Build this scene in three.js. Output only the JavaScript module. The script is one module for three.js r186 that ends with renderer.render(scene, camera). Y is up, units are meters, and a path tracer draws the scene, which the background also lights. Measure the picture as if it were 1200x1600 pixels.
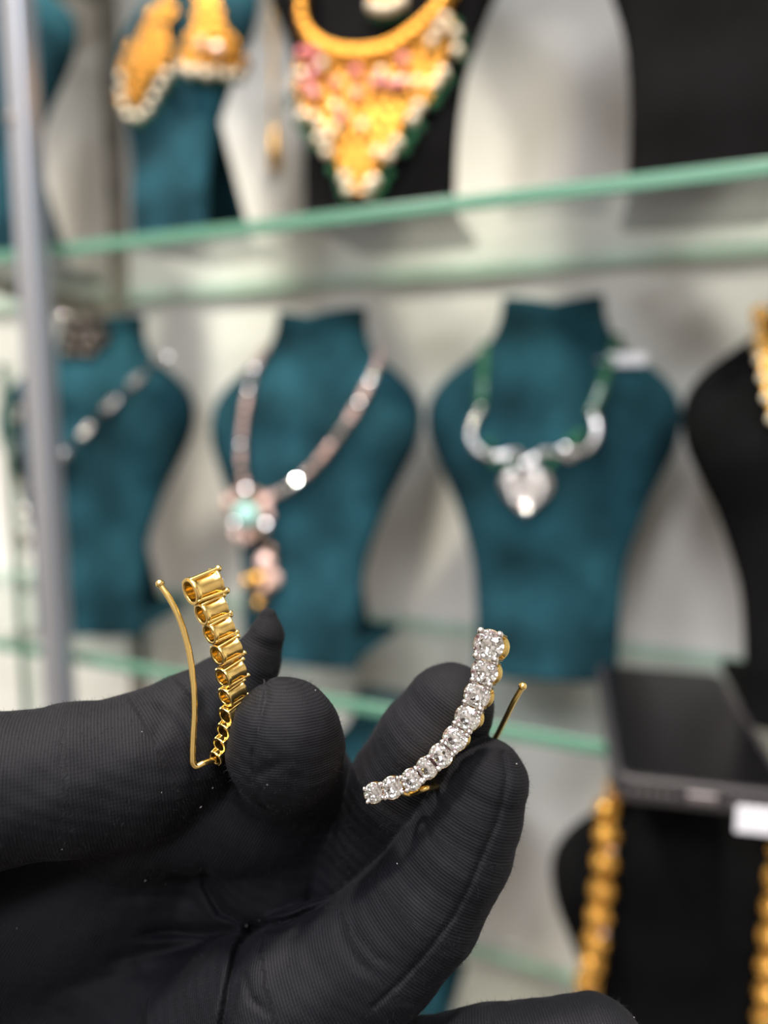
import * as THREE from 'three';
import { mergeGeometries, mergeVertices } from 'three/addons/utils/BufferGeometryUtils.js';
import { RoundedBoxGeometry } from 'three/addons/geometries/RoundedBoxGeometry.js';
import { RectAreaLightUniformsLib } from 'three/addons/lights/RectAreaLightUniformsLib.js';

// ---------------------------------------------------------------- camera, light, exposure
const scene = new THREE.Scene();
scene.background = new THREE.Color(0x000000);
const W = 1200, H = 1600, FOCAL = 1150;
const camera = new THREE.PerspectiveCamera(2 * Math.atan(H / 2 / FOCAL) * 180 / Math.PI, W / H, 0.01, 30);
const EYE = new THREE.Vector3(0, 1.35, 0);
const YAW = 23.3 * Math.PI / 180, PITCH = 7.6 * Math.PI / 180;
const FWD = new THREE.Vector3(-Math.sin(YAW) * Math.cos(PITCH), -Math.sin(PITCH), -Math.cos(YAW) * Math.cos(PITCH));
const RIGHT = new THREE.Vector3(Math.cos(YAW), 0, -Math.sin(YAW));
const UPV = new THREE.Vector3().crossVectors(RIGHT, FWD);
camera.position.copy(EYE);
camera.lookAt(EYE.clone().add(FWD));
camera.focus = 0.1215;
camera.userData.fStop = 6.0;
const renderer = new THREE.WebGLRenderer({ antialias: true });
renderer.toneMapping = THREE.LinearToneMapping;
renderer.toneMappingExposure = 1.18;
renderer.shadowMap.enabled = true;
RectAreaLightUniformsLib.init();
// ceiling luminaires: [x, z, width, depth, radiance]
const CEILING_Y = 2.70;
const LUMINAIRES = [
  [-0.80, 0.95, 0.60, 0.60, 16],
  [0.65, 0.95, 0.60, 0.60, 16],
  [-0.10, 1.85, 0.60, 0.60, 36],
  [-0.62, 0.05, 0.11, 0.11, 860],
  [0.16, 0.05, 0.11, 0.11, 860],
];

// ---------------------------------------------------------------- helpers
function rng(seed) { let s = seed | 0; return () => { s = (s + 0x6d2b79f5) | 0; let t = Math.imul(s ^ (s >>> 15), 1 | s); t = (t + Math.imul(t ^ (t >>> 7), 61 | t)) ^ t; return ((t ^ (t >>> 14)) >>> 0) / 4294967296; }; }
const V = (x, y, z) => new THREE.Vector3(x, y, z);
function toWorld(X, Y, D) { return EYE.clone().addScaledVector(RIGHT, X).addScaledVector(UPV, Y).addScaledVector(FWD, D); }
function at(px, py, d) { return toWorld((px - W / 2) / FOCAL * d, (H / 2 - py) / FOCAL * d, d); }
function rayDir(px, py) { return FWD.clone().addScaledVector(RIGHT, (px - W / 2) / FOCAL).addScaledVector(UPV, (H / 2 - py) / FOCAL); }
function onY(px, py, y) { const r = rayDir(px, py); return EYE.clone().addScaledVector(r, (y - EYE.y) / r.y); }
function onZ(px, py, z) { const r = rayDir(px, py); return EYE.clone().addScaledVector(r, (z - EYE.z) / r.z); }
const used = {};
function numbered(n) { const k = used[n] = (used[n] ?? -1) + 1; return k ? n + '_' + String(k).padStart(3, '0') : n; }
function shadow(o) { o.castShadow = true; o.receiveShadow = true; return o; }
function tag(o, label, category, group, kind) {
  o.userData.label = label; o.userData.category = category;
  if (group) o.userData.group = group;
  if (kind) o.userData.kind = kind;
  return o;
}
function thing(name, label, category, pos = [0, 0, 0], group) {
  const o = new THREE.Group(); o.name = numbered(name); scene.add(o);
  if (pos.isVector3) o.position.copy(pos); else o.position.set(...pos);
  return tag(o, label, category, group);
}
function part(name, geo, mat, parent) { const m = shadow(new THREE.Mesh(geo, mat)); m.name = name; parent.add(m); return m; }
function struct(name, geo, mat, label, category, pos) {
  const m = shadow(new THREE.Mesh(geo, mat)); m.name = name; scene.add(m); if (pos) m.position.set(...pos);
  return tag(m, label, category, null, 'structure');
}
function box(w, h, d, x = 0, y = 0, z = 0) { return new THREE.BoxGeometry(w, h, d).translate(x, y, z); }
function quatTo(n, up = V(0, 0, 1)) { return new THREE.Quaternion().setFromUnitVectors(up, n.clone().normalize()); }
function tube(pts, r, seg = 64, rad = 8) { return new THREE.TubeGeometry(new THREE.CatmullRomCurve3(pts, false, 'centripetal'), seg, r, rad, false); }
function capsuleBetween(a, b, r, rad = 8) {
  const L = a.distanceTo(b), g = new THREE.CapsuleGeometry(r, L, 4, rad);
  g.applyQuaternion(new THREE.Quaternion().setFromUnitVectors(V(0, 1, 0), b.clone().sub(a).normalize()));
  return g.translate((a.x + b.x) / 2, (a.y + b.y) / 2, (a.z + b.z) / 2);
}
// tiling value noise
function noiseTile(n, cells, seed) {
  const r = rng(seed), g = new Float32Array(cells * cells).map(() => r()), out = new Float32Array(n * n);
  const s = (t) => t * t * (3 - 2 * t);
  for (let j = 0; j < n; j++) for (let i = 0; i < n; i++) {
    const x = i / n * cells, y = j / n * cells, x0 = Math.floor(x), y0 = Math.floor(y), fx = s(x - x0), fy = s(y - y0);
    const a = g[(y0 % cells) * cells + x0 % cells], b = g[(y0 % cells) * cells + (x0 + 1) % cells], c = g[((y0 + 1) % cells) * cells + x0 % cells], d = g[((y0 + 1) % cells) * cells + (x0 + 1) % cells];
    out[j * n + i] = (a * (1 - fx) + b * fx) * (1 - fy) + (c * (1 - fx) + d * fx) * fy;
  }
  return out;
}
function dataTex(n, fn, srgb, repeat = 1) {
  const a = new Uint8Array(n * n * 4);
  for (let j = 0; j < n; j++) for (let i = 0; i < n; i++) { const c = fn(i, j); for (let k = 0; k < 3; k++) a[(j * n + i) * 4 + k] = Math.max(0, Math.min(255, c[k] ?? c[0])); a[(j * n + i) * 4 + 3] = 255; }
  const t = new THREE.DataTexture(a, n, n, THREE.RGBAFormat); t.wrapS = t.wrapT = THREE.RepeatWrapping; t.magFilter = THREE.LinearFilter; t.minFilter = THREE.LinearMipmapLinearFilter; t.generateMipmaps = true;
  if (srgb) t.colorSpace = THREE.SRGBColorSpace;
  t.repeat.set(repeat, repeat); t.needsUpdate = true; return t;
}

// ---------------------------------------------------------------- materials
const nA = noiseTile(256, 6, 3), nB = noiseTile(256, 22, 5), nC = noiseTile(256, 90, 7);
const napTex = dataTex(256, (i, j) => { const k = j * 256 + i, v = 175 + 62 * (nA[k] - 0.5) * 1.5 + 26 * (nB[k] - 0.5) + 20 * (nC[k] - 0.5); return [v, v, v]; }, true);
const napBump = dataTex(256, (i, j) => { const k = j * 256 + i, v = 128 + 80 * (nC[k] - 0.5) + 50 * (nB[k] - 0.5); return [v, v, v]; }, false);
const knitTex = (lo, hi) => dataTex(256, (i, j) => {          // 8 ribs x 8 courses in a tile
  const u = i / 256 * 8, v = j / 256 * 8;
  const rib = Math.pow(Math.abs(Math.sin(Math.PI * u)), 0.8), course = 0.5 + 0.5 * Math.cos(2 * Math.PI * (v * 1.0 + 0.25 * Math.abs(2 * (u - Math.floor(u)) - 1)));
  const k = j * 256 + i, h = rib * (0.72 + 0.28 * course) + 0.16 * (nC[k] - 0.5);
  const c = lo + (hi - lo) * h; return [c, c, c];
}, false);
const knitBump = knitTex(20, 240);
const knitShadeColor = knitTex(120, 250); knitShadeColor.colorSpace = THREE.SRGBColorSpace;  // shade in the gaps between ribs is painted into this colour map
const M = {
  wall: new THREE.MeshStandardMaterial({ color: 0xe0dcd7, roughness: 0.6 }),
  room: new THREE.MeshStandardMaterial({ color: 0xaaa29a, roughness: 0.85 }),
  ceiling: new THREE.MeshStandardMaterial({ color: 0xe9e8e5, roughness: 0.9 }),
  floor: new THREE.MeshStandardMaterial({ color: 0x5d564e, roughness: 0.35 }),
  teal: new THREE.MeshPhysicalMaterial({ color: 0x285866, map: napTex, bumpMap: napBump, bumpScale: 0.0006, roughness: 0.95, sheen: 0.55, sheenColor: new THREE.Color(0x3f9fb4), sheenRoughness: 0.5, specularIntensity: 0.2 }),
  blackVelvet: new THREE.MeshPhysicalMaterial({ color: 0x111113, map: napTex, bumpMap: napBump, bumpScale: 0.0006, roughness: 0.95, sheen: 0.06, sheenColor: new THREE.Color(0x606068), sheenRoughness: 0.5, specularIntensity: 0.2 }),
  pane: new THREE.MeshPhysicalMaterial({ color: 0xf9fcfa, transmission: 1, thickness: 0, ior: 1.5, roughness: 0.0 }),
  edge: new THREE.MeshPhysicalMaterial({ color: 0x62937d, roughness: 0.25, transmission: 0.3, thickness: 0, ior: 1.5 }),
  edgeDark: new THREE.MeshPhysicalMaterial({ color: 0x1b4a38, roughness: 0.3, clearcoat: 0.5 }),
  edgeBack: new THREE.MeshPhysicalMaterial({ color: 0xa8c9b6, roughness: 0.4 }),
  alu: new THREE.MeshStandardMaterial({ color: 0xa3a9b5, metalness: 0.75, roughness: 0.42 }),
  standard: new THREE.MeshStandardMaterial({ color: 0x8b857b, metalness: 0.3, roughness: 0.5 }),
  slot: new THREE.MeshStandardMaterial({ color: 0x2c2a28, roughness: 0.8 }),
  gold: new THREE.MeshStandardMaterial({ color: 0xffdf8e, metalness: 1, roughness: 0.22 }),
  goldSoft: new THREE.MeshStandardMaterial({ color: 0xdba955, metalness: 0.95, roughness: 0.25 }),
  goldWarm: new THREE.MeshStandardMaterial({ color: 0xbd8638, metalness: 0.95, roughness: 0.27 }),
  roseGold: new THREE.MeshStandardMaterial({ color: 0x967b6b, metalness: 0.9, roughness: 0.3 }),
  silver: new THREE.MeshStandardMaterial({ color: 0xe9e4e2, metalness: 1, roughness: 0.14 }),
  darkSilver: new THREE.MeshStandardMaterial({ color: 0x463d37, metalness: 0.9, roughness: 0.3 }),
  diamond: new THREE.MeshPhysicalMaterial({ color: 0xf6f6ff, transmission: 1, thickness: 0.003, ior: 2.3, roughness: 0, iridescence: 1.0, iridescenceIOR: 1.9, iridescenceThicknessRange: [300, 520], flatShading: true }),
  glint: new THREE.MeshStandardMaterial({ color: 0xf3f0ee, metalness: 1, roughness: 0.07, flatShading: true }),
  pinkStone: new THREE.MeshPhysicalMaterial({ color: 0xd77f88, roughness: 0.15, clearcoat: 1, flatShading: true }),
  blushStone: new THREE.MeshPhysicalMaterial({ color: 0xeac6bb, roughness: 0.1, metalness: 0.4, clearcoat: 1, flatShading: true }),
  aqua: new THREE.MeshPhysicalMaterial({ color: 0x9fd0ca, roughness: 0.08, clearcoat: 1, flatShading: true }),
  emerald: new THREE.MeshPhysicalMaterial({ color: 0x1e5a3c, roughness: 0.12, clearcoat: 1, flatShading: true }),
  pearl: new THREE.MeshPhysicalMaterial({ color: 0xdccfb6, roughness: 0.25, clearcoat: 0.6 }),
  tagPaper: new THREE.MeshStandardMaterial({ color: 0xd6d6de, roughness: 0.6 }),
  thread: new THREE.MeshStandardMaterial({ color: 0x0a0a0c, roughness: 0.9 }),
  phoneCase: new THREE.MeshPhysicalMaterial({ color: 0x2a282b, roughness: 0.42, clearcoat: 0.15 }),
  phoneGlass: new THREE.MeshPhysicalMaterial({ color: 0x0b0b0d, roughness: 0.22, specularIntensity: 0.5 }),
  port: new THREE.MeshStandardMaterial({ color: 0x8c8688, metalness: 0.8, roughness: 0.4 }),
  glove: new THREE.MeshPhysicalMaterial({ color: 0x101118, map: knitShadeColor, bumpMap: knitBump, bumpScale: 0.00008, roughness: 0.75, sheen: 0.12, sheenColor: new THREE.Color(0x6a6a7c), sheenRoughness: 0.45, specularIntensity: 0.35 }),
  fuzz: new THREE.MeshStandardMaterial({ color: 0x0e0e12, roughness: 0.9 }),
  lint: new THREE.MeshStandardMaterial({ color: 0xd9d6d2, roughness: 0.9 }),
  lampFrame: new THREE.MeshStandardMaterial({ color: 0xf2f2f0, roughness: 0.5 }),
  lampGlow: new THREE.MeshStandardMaterial({ color: 0xffffff, emissive: 0xffffff, emissiveIntensity: 1.5, roughness: 0.6 }),
};

// ---------------------------------------------------------------- the setting
const ZB = -0.597, XL = -1.9, XR = 1.9, ZF = 2.9;                    // back panel, side walls, front wall
struct('floor', box(XR - XL + 0.2, 0.1, ZF - ZB + 0.3, 0, -0.05, (ZF + ZB) / 2), M.floor, 'dark stone shop floor below the shelves', 'floor');
struct('ceiling', box(XR - XL + 0.2, 0.1, ZF - ZB + 0.3, 0, CEILING_Y + 0.05, (ZF + ZB) / 2), M.ceiling, 'white shop ceiling carrying the light panels', 'ceiling');
struct('wall_back', box(XR - XL + 0.2, CEILING_Y, 0.1, 0, CEILING_Y / 2, ZB - 0.05), M.wall, 'off-white back panel behind the jewellery shelves', 'wall');
struct('wall_front', box(XR - XL + 0.2, CEILING_Y, 0.1, 0, CEILING_Y / 2, ZF + 0.05), M.room, 'taupe shop wall behind the viewer', 'wall');
struct('wall_left', box(0.1, CEILING_Y, ZF - ZB, XL - 0.05, CEILING_Y / 2, (ZF + ZB) / 2), M.room, 'taupe side wall at the left end', 'wall');
struct('wall_right', box(0.1, CEILING_Y, ZF - ZB, XR + 0.05, CEILING_Y / 2, (ZF + ZB) / 2), M.room, 'taupe side wall at the right end', 'wall');
LUMINAIRES.forEach(([x, z, w, d, rad], i) => {
  const small = w < 0.2;
  const l = thing('ceiling_light', small ? (x < 0 ? 'small bright downlight over the left end of the shelves' : 'small bright downlight over the right end of the shelves')
    : (z > 1.5 ? 'square white light panel at the rear of the shop' : x < 0 ? 'square white light panel on the left of the ceiling' : 'square white light panel on the right of the ceiling'), 'ceiling light', [x, CEILING_Y, z]);
  const b = 0.02;
  part('frame', mergeGeometries([box(w + 2 * b, 0.02, b, 0, -0.01, d / 2 + b / 2), box(w + 2 * b, 0.02, b, 0, -0.01, -d / 2 - b / 2), box(b, 0.02, d, w / 2 + b / 2, -0.01, 0), box(b, 0.02, d, -w / 2 - b / 2, -0.01, 0)]), M.lampFrame, l);
  part('diffuser', box(w, 0.008, d, 0, -0.006, 0), M.lampGlow, l);
  const a = new THREE.RectAreaLight(small ? 0xfff4e6 : 0xf6f8ff, rad, w, d); a.position.set(0, -0.014, 0); a.rotation.x = -Math.PI / 2; l.add(a);
});
// slotted shelf standards on the back panel
[-0.541, 0.30].forEach((x, k) => {
  const s = thing('shelf_standard', k ? 'taupe slotted shelf standard at the right on the back panel' : 'taupe slotted shelf standard on the back panel left of the busts', 'shelf standard', [x, 0.3, ZB + 0.006]);
  part('rail', new RoundedBoxGeometry(0.014, 2.0, 0.012, 2, 0.002).translate(0, 1.0, 0), M.standard, s);
  for (let i = 0; i < 40; i++) part('slot', box(0.004, 0.018, 0.002, 0, 0.04 + i * 0.049, 0.0055), M.slot, s);
});
// glass shelves
const SHELF = { top: EYE.y + 0.416, upper: EYE.y + 0.118, lower: EYE.y - 0.18, bottom: EYE.y - 0.478 };
const ZSF = -0.402, ZSB = ZB + 0.004, TH = 0.008;
const SX0 = -1.35, SX1 = 0.75;
function glassShelf(y, label) {
  const s = thing('glass_shelf', label, 'shelf', [(SX0 + SX1) / 2, y - TH, (ZSF + ZSB) / 2], 'glass shelves of the display');
  const w = SX1 - SX0, d = ZSF - ZSB;
  const sheet = new THREE.PlaneGeometry(w, d - 0.006).rotateX(-Math.PI / 2);
  part('pane', mergeGeometries([sheet.clone().translate(0, TH, 0), sheet.clone().rotateX(Math.PI).translate(0, 0, 0)]), M.pane, s);
  part('front_edge', new RoundedBoxGeometry(w, TH, 0.003, 2, 0.0012).translate(0, TH / 2, d / 2 - 0.0015), M.edge, s);
  part('back_edge', box(w, TH, 0.003, 0, TH / 2, -d / 2 + 0.0015), M.edgeBack, s);
  // brackets at the standards
  for (const x of [-0.541, 0.30]) part('bracket', new THREE.ExtrudeGeometry(new THREE.Shape([new THREE.Vector2(0, 0), new THREE.Vector2(0.17, 0), new THREE.Vector2(0.17, -0.006), new THREE.Vector2(0.02, -0.028), new THREE.Vector2(0, -0.028)]), { depth: 0.004, bevelEnabled: false }).rotateY(-Math.PI / 2).translate(x - s.position.x + 0.002, -0.0005, -d / 2 + 0.008), M.standard, s);
  return s;
}
glassShelf(SHELF.upper, 'upper glass shelf with green edge above the teal busts');
glassShelf(SHELF.top, 'added topmost glass shelf above the frame carrying unseen busts');  // out-of-view shelf, added with its busts for the shade they cast below
glassShelf(SHELF.lower, 'middle glass shelf with green edge carrying the teal busts and phone');
glassShelf(SHELF.bottom, 'lowest glass shelf carrying the bust with gold beads');
struct('added_board_1', new RoundedBoxGeometry(SX1 - SX0, 0.04, -0.322 - ZB, 3, 0.004).translate((SX0 + SX1) / 2, EYE.y + 0.725, (ZB - 0.322) / 2), M.wall, 'added off-white board above the topmost shelf shading the upper wall', 'added shade board');  // unseen board added and sized to keep the downlights off the upper wall
// aluminium upright in front of the shelves, and the glass panel beside it
{
  const p = thing('upright_post', 'satin aluminium upright post in front of the shelf ends', 'post', [-0.4285, 0, -0.386]);
  part('profile', new RoundedBoxGeometry(0.018, CEILING_Y - 0.002, 0.016, 3, 0.003).translate(0, CEILING_Y / 2, 0), M.alu, p);
  part('groove', box(0.003, CEILING_Y - 0.004, 0.001, 0.0015, CEILING_Y / 2, 0.0081), M.standard, p);
  part('foot_plate', new RoundedBoxGeometry(0.05, 0.006, 0.04, 2, 0.002).translate(0, 0.003, 0), M.alu, p);
  for (const y of [1.635, 1.63]) part('screw', new THREE.CylinderGeometry(0.0032, 0.0032, 0.002, 16).rotateX(Math.PI / 2).translate(-0.004, y - (y > 1.632 ? 0.09 : 0), 0.0085), M.silver, p);
  const g = thing('glass_partition', 'upright glass partition with dark green edge left of the post', 'partition', [-0.4615, 0.25, -0.385]);
  part('pane', box(0.004, EYE.y + 0.035 - 0.25, 0.012, 0, (EYE.y + 0.035 - 0.25) / 2, -0.004), M.pane, g);
  part('edge', new RoundedBoxGeometry(0.005, EYE.y + 0.035 - 0.25, 0.003, 2, 0.001).translate(0, (EYE.y + 0.035 - 0.25) / 2, 0.0015), M.edgeDark, g);
  part('clip', new RoundedBoxGeometry(0.012, 0.02, 0.02, 2, 0.002).translate(0, -0.008, 0), M.alu, g);
}

// ---------------------------------------------------------------- velvet busts
const PROFILE = [[0, 48.5], [0.1, 48.5], [0.2, 49.5], [0.3, 52.5], [0.38, 58.5], [0.46, 66], [0.54, 76], [0.61, 84], [0.67, 87], [0.72, 85.5], [0.765, 79], [0.80, 70], [0.835, 58], [0.87, 47], [0.905, 40.5], [0.95, 36.5], [1, 35]];
function sampleProfile(t) {
  let i = 0; while (i < PROFILE.length - 2 && PROFILE[i + 1][0] < t) i++;
  const p0 = PROFILE[Math.max(0, i - 1)], p1 = PROFILE[i], p2 = PROFILE[i + 1], p3 = PROFILE[Math.min(PROFILE.length - 1, i + 2)];
  const h = p2[0] - p1[0], s = (t - p1[0]) / h, m1 = (p2[1] - p0[1]) / Math.max(1e-6, p2[0] - p0[0]) * h, m2 = (p3[1] - p1[1]) / Math.max(1e-6, p3[0] - p1[0]) * h;
  const s2 = s * s, s3 = s2 * s;
  return (2 * s3 - 3 * s2 + 1) * p1[1] + (s3 - 2 * s2 + s) * m1 + (-2 * s3 + 3 * s2) * p2[1] + (s3 - s2) * m2;
}
const BH = 0.262;
function bustGeometry() {
  const nt = 72, na = 56, pos = [], uv = [], idx = [];
  const sm = (a, b, x) => { const t = Math.max(0, Math.min(1, (x - a) / (b - a))); return t * t * (3 - 2 * t); };
  for (let j = 0; j <= nt; j++) {
    const t = j / nt, w = sampleProfile(t) / 1000;
    const zc = -0.046 * Math.pow(Math.max(0, (t - 0.12) / 0.88), 1.25) + 0.004;
    const bf = 0.014 + 0.018 * sm(0.25, 0.65, t) - 0.012 * sm(0.72, 0.95, t) + 0.006 * sm(0.9, 1, t), bb = 0.010 + 0.008 * sm(0.8, 1, t);
    for (let i = 0; i < na; i++) {
      const a = i / na * Math.PI * 2, c = Math.cos(a), s = Math.sin(a);
      const cx = Math.sign(c) * Math.pow(Math.abs(c), 0.85), sz = Math.sign(s) * Math.pow(Math.abs(s), 0.9);
      const dip = j === nt || t > 0.93 ? -0.007 * sm(0.93, 1, t) * Math.pow(1 - Math.abs(cx), 1.0) : 0;
      pos.push(w * cx, t * BH + dip, zc + (sz > 0 ? bf : bb) * sz);
      uv.push((w * cx + (s < 0 ? 0.37 : 0)) / 0.16, t * BH / 0.16);
    }
  }
  for (let j = 0; j < nt; j++) for (let i = 0; i < na; i++) {
    const a = j * na + i, b = j * na + (i + 1) % na, c = a + na, d = b + na;
    idx.push(a, c, b, b, c, d);
  }
  const cap = (j, y, flip) => {
    const k = pos.length / 3; let z = 0; for (let i = 0; i < na; i++) z += pos[(j * na + i) * 3 + 2] / na;
    pos.push(0, y, z); uv.push(0, 0);
    for (let i = 0; i < na; i++) { const a = j * na + i, b = j * na + (i + 1) % na; flip ? idx.push(a, b, k) : idx.push(a, k, b); }
  };
  cap(0, 0, true); cap(nt, BH - 0.010, false);
  const g = new THREE.BufferGeometry(); g.setAttribute('position', new THREE.Float32BufferAttribute(pos, 3)); g.setAttribute('uv', new THREE.Float32BufferAttribute(uv, 2)); g.setIndex(idx); g.computeVertexNormals(); return g;
}
const bustGeo = bustGeometry();
const footGeo = new RoundedBoxGeometry(0.09, 0.008, 0.085, 3, 0.003).translate(0, 0.004, -0.048);
const strutGeo = (() => { const g = new RoundedBoxGeometry(0.05, 0.150, 0.006, 2, 0.002); g.rotateX(0.36); return g.translate(0, 0.078, -0.046); })();
function bust(mat, x, y, z, yawDeg, label, scale = 1) {
  const b = thing('necklace_bust', label, 'display bust', [x, y, z], mat === M.teal ? 'teal velvet necklace busts' : 'black velvet necklace busts');
  b.rotation.y = yawDeg * Math.PI / 180; b.scale.setScalar(scale);
  b.body = part('neck_form', bustGeo, mat, b); part('foot', footGeo, mat, b); part('back_strut', strutGeo, mat, b);
  b.updateMatrixWorld(true); return b;
}
const BUST = {
  L1: bust(M.teal, -0.462, SHELF.lower, -0.455, 14, 'teal velvet bust wearing the clear stone necklace behind the post'),
  L2: bust(M.teal, -0.265, SHELF.lower, -0.462, 2, 'teal velvet bust wearing the aqua pendant necklace', 0.98),
  L3: bust(M.teal, -0.093, SHELF.lower, -0.502, 14, 'teal velvet bust wearing the heart pendant necklace'),
  L4: bust(M.blackVelvet, 0.077, SHELF.lower, -0.475, 8, 'black velvet bust on the middle shelf right of the teal busts'),
  U0: bust(M.teal, -0.560, SHELF.upper, -0.455, 4, 'teal velvet bust at the top left corner behind the post'),
  U1: bust(M.teal, -0.352, SHELF.upper, -0.440, -12, 'teal velvet bust on the upper shelf hung with gold drops', 0.8),
  U2: bust(M.blackVelvet, -0.192, SHELF.upper, -0.440, 6, 'black velvet bust on the upper shelf with the gold bib necklace', 1.0),
  U3: bust(M.blackVelvet, 0.003, SHELF.upper, -0.445, 10, 'bare black velvet bust at the top right of the upper shelf'),
  B1: bust(M.teal, -0.203, SHELF.bottom, -0.470, 4, 'teal velvet bust on the lowest shelf behind the gloved fingers'),
  B2: bust(M.blackVelvet, 0.012, SHELF.bottom, -0.455, 10, 'black velvet bust below the phone wearing gold beads'),
};
[[-0.58, 3, M.teal, 'added unseen teal velvet bust on the topmost shelf at the left end'], [-0.385, -2, M.teal, 'second added unseen teal velvet bust on the topmost shelf'], [-0.19, 4, M.blackVelvet, 'added unseen black velvet bust on the topmost shelf beside the teal ones'], [0.0, 2, M.teal, 'added unseen teal velvet bust on the topmost shelf right of the black one'], [0.19, 2, M.blackVelvet, 'added unseen black velvet bust on the topmost shelf at the right end']].forEach(([x, a, m, l]) => bust(m, x, SHELF.top, -0.455, a, l));  // unseen row of busts added to shade the upper wall
const caster = new THREE.Raycaster();
function onBust(b, px, py, lift = 0.003) {           // a point resting on the front of a bust
  const d = rayDir(px, py).normalize(); caster.set(EYE, d);
  const h = caster.intersectObject(b.body, false)[0];
  if (h) { const n = h.face.normal.clone().transformDirection(b.body.matrixWorld); if (n.dot(d) > 0) n.negate(); return { p: h.point.addScaledVector(n, lift), n }; }
  const q = onZ(px, py, b.position.z - 0.012); return { p: q, n: V(0, 0, 1) };
}

// ---------------------------------------------------------------- small jewellery shapes
const gemGeo = (() => { const g = new THREE.IcosahedronGeometry(1, 1); return g; })();
const sphGeo = new THREE.SphereGeometry(1, 16, 12);
const rosetteGeo = (() => { const a = []; for (let i = 0; i < 7; i++) { const t = i / 7 * Math.PI * 2; a.push(new THREE.IcosahedronGeometry(0.42, 1).scale(1, 1, 0.7).translate(0.62 * Math.cos(t), 0.62 * Math.sin(t), 0)); } a.push(new THREE.TorusGeometry(0.36, 0.12, 6, 14).toNonIndexed()); a.forEach((g) => { g.deleteAttribute('uv'); }); const m = mergeGeometries(a.map((g) => g.index ? g.toNonIndexed() : g)); return m; })();
const settingGeo = new THREE.CylinderGeometry(1.12, 0.85, 0.9, 12, 1).rotateX(Math.PI / 2);
function bit(name, geo, mat, parent, p, n, s) {
  const m = part(name, geo, mat, parent); m.position.copy(p).sub(parent.position); if (n) m.quaternion.copy(quatTo(n)); if (typeof s === 'number') m.scale.setScalar(s); else if (s) m.scale.set(...s); return m;
}
function walk(b, pts, step, lift) {                  // evenly spaced points along a strand lying on a bust
  const v = pts.map(([x, y]) => onBust(b, x, y, lift)); const c = new THREE.CatmullRomCurve3(v.map((q) => q.p), false, 'centripetal');
  const n = Math.max(1, Math.round(c.getLength() / step)), out = [];
  for (let i = 0; i <= n; i++) { const u = i / n; out.push({ p: c.getPointAt(u), n: v[Math.min(v.length - 1, Math.round(c.getUtoTmapping(u) * (v.length - 1)))].n, u }); }
  return { curve: c, pts: out };
}
const R0 = rng(11);

// left bust: strand of paired clear stones and a dark choker
{
  const b = BUST.L1, o = onBust(b, 90, 728).p, t = thing('stone_necklace', 'necklace of paired clear stones on the leftmost teal bust', 'necklace', o);
  const w = walk(b, [[262, 560], [242, 572], [206, 608], [168, 643], [128, 687], [90, 728], [58, 768], [36, 748], [28, 690], [40, 640], [70, 585]], 0.0071, 0.004);
  part('chain', tube(w.pts.map((q) => q.p.clone().sub(o)), 0.0013, 120, 6), M.darkSilver, t);
  w.pts.forEach((q, i) => { if (i % 4 < 2) { const r = 0.0035; bit('setting', settingGeo, M.silver, t, q.p, q.n, [r, r, 0.003]); bit('stone', gemGeo, M.glint, t, q.p.clone().addScaledVector(q.n, 0.002), q.n, [r, r, r * 0.6]); } else bit('link', sphGeo, M.darkSilver, t, q.p, q.n, 0.0018); });
  for (const [x, y, r, m] of [[44, 800, 0.005, M.glint], [38, 850, 0.007, M.glint], [60, 842, 0.004, M.roseGold], [84, 850, 0.0045, M.glint], [40, 882, 0.004, M.roseGold], [40, 915, 0.006, M.glint], [30, 832, 0.004, M.roseGold]]) { const q = onBust(b, x, y, 0.004); bit('pendant_stone', gemGeo, m, t, q.p, q.n, [r, r, r * 0.6]); }
  const c0 = onBust(b, 138, 530).p, c = thing('dark_choker', 'dark metal ornament with small stones at the neck of the leftmost bust', 'choker', c0);
  for (let i = 0; i < 26; i++) { const x = 108 + (i % 7) * 9.5 + 4 * (R0() - 0.5), y = 498 + Math.floor(i / 7) * 19 + 6 * (R0() - 0.5), q = onBust(b, x, y, 0.004), r = 0.0034 + 0.0016 * R0(); bit('link', rosetteGeo, M.darkSilver, c, q.p, q.n, r); if (i % 3 === 0) bit('stone', gemGeo, M.glint, c, q.p.clone().addScaledVector(q.n, 0.0025), q.n, r * 0.7); }
}
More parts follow.
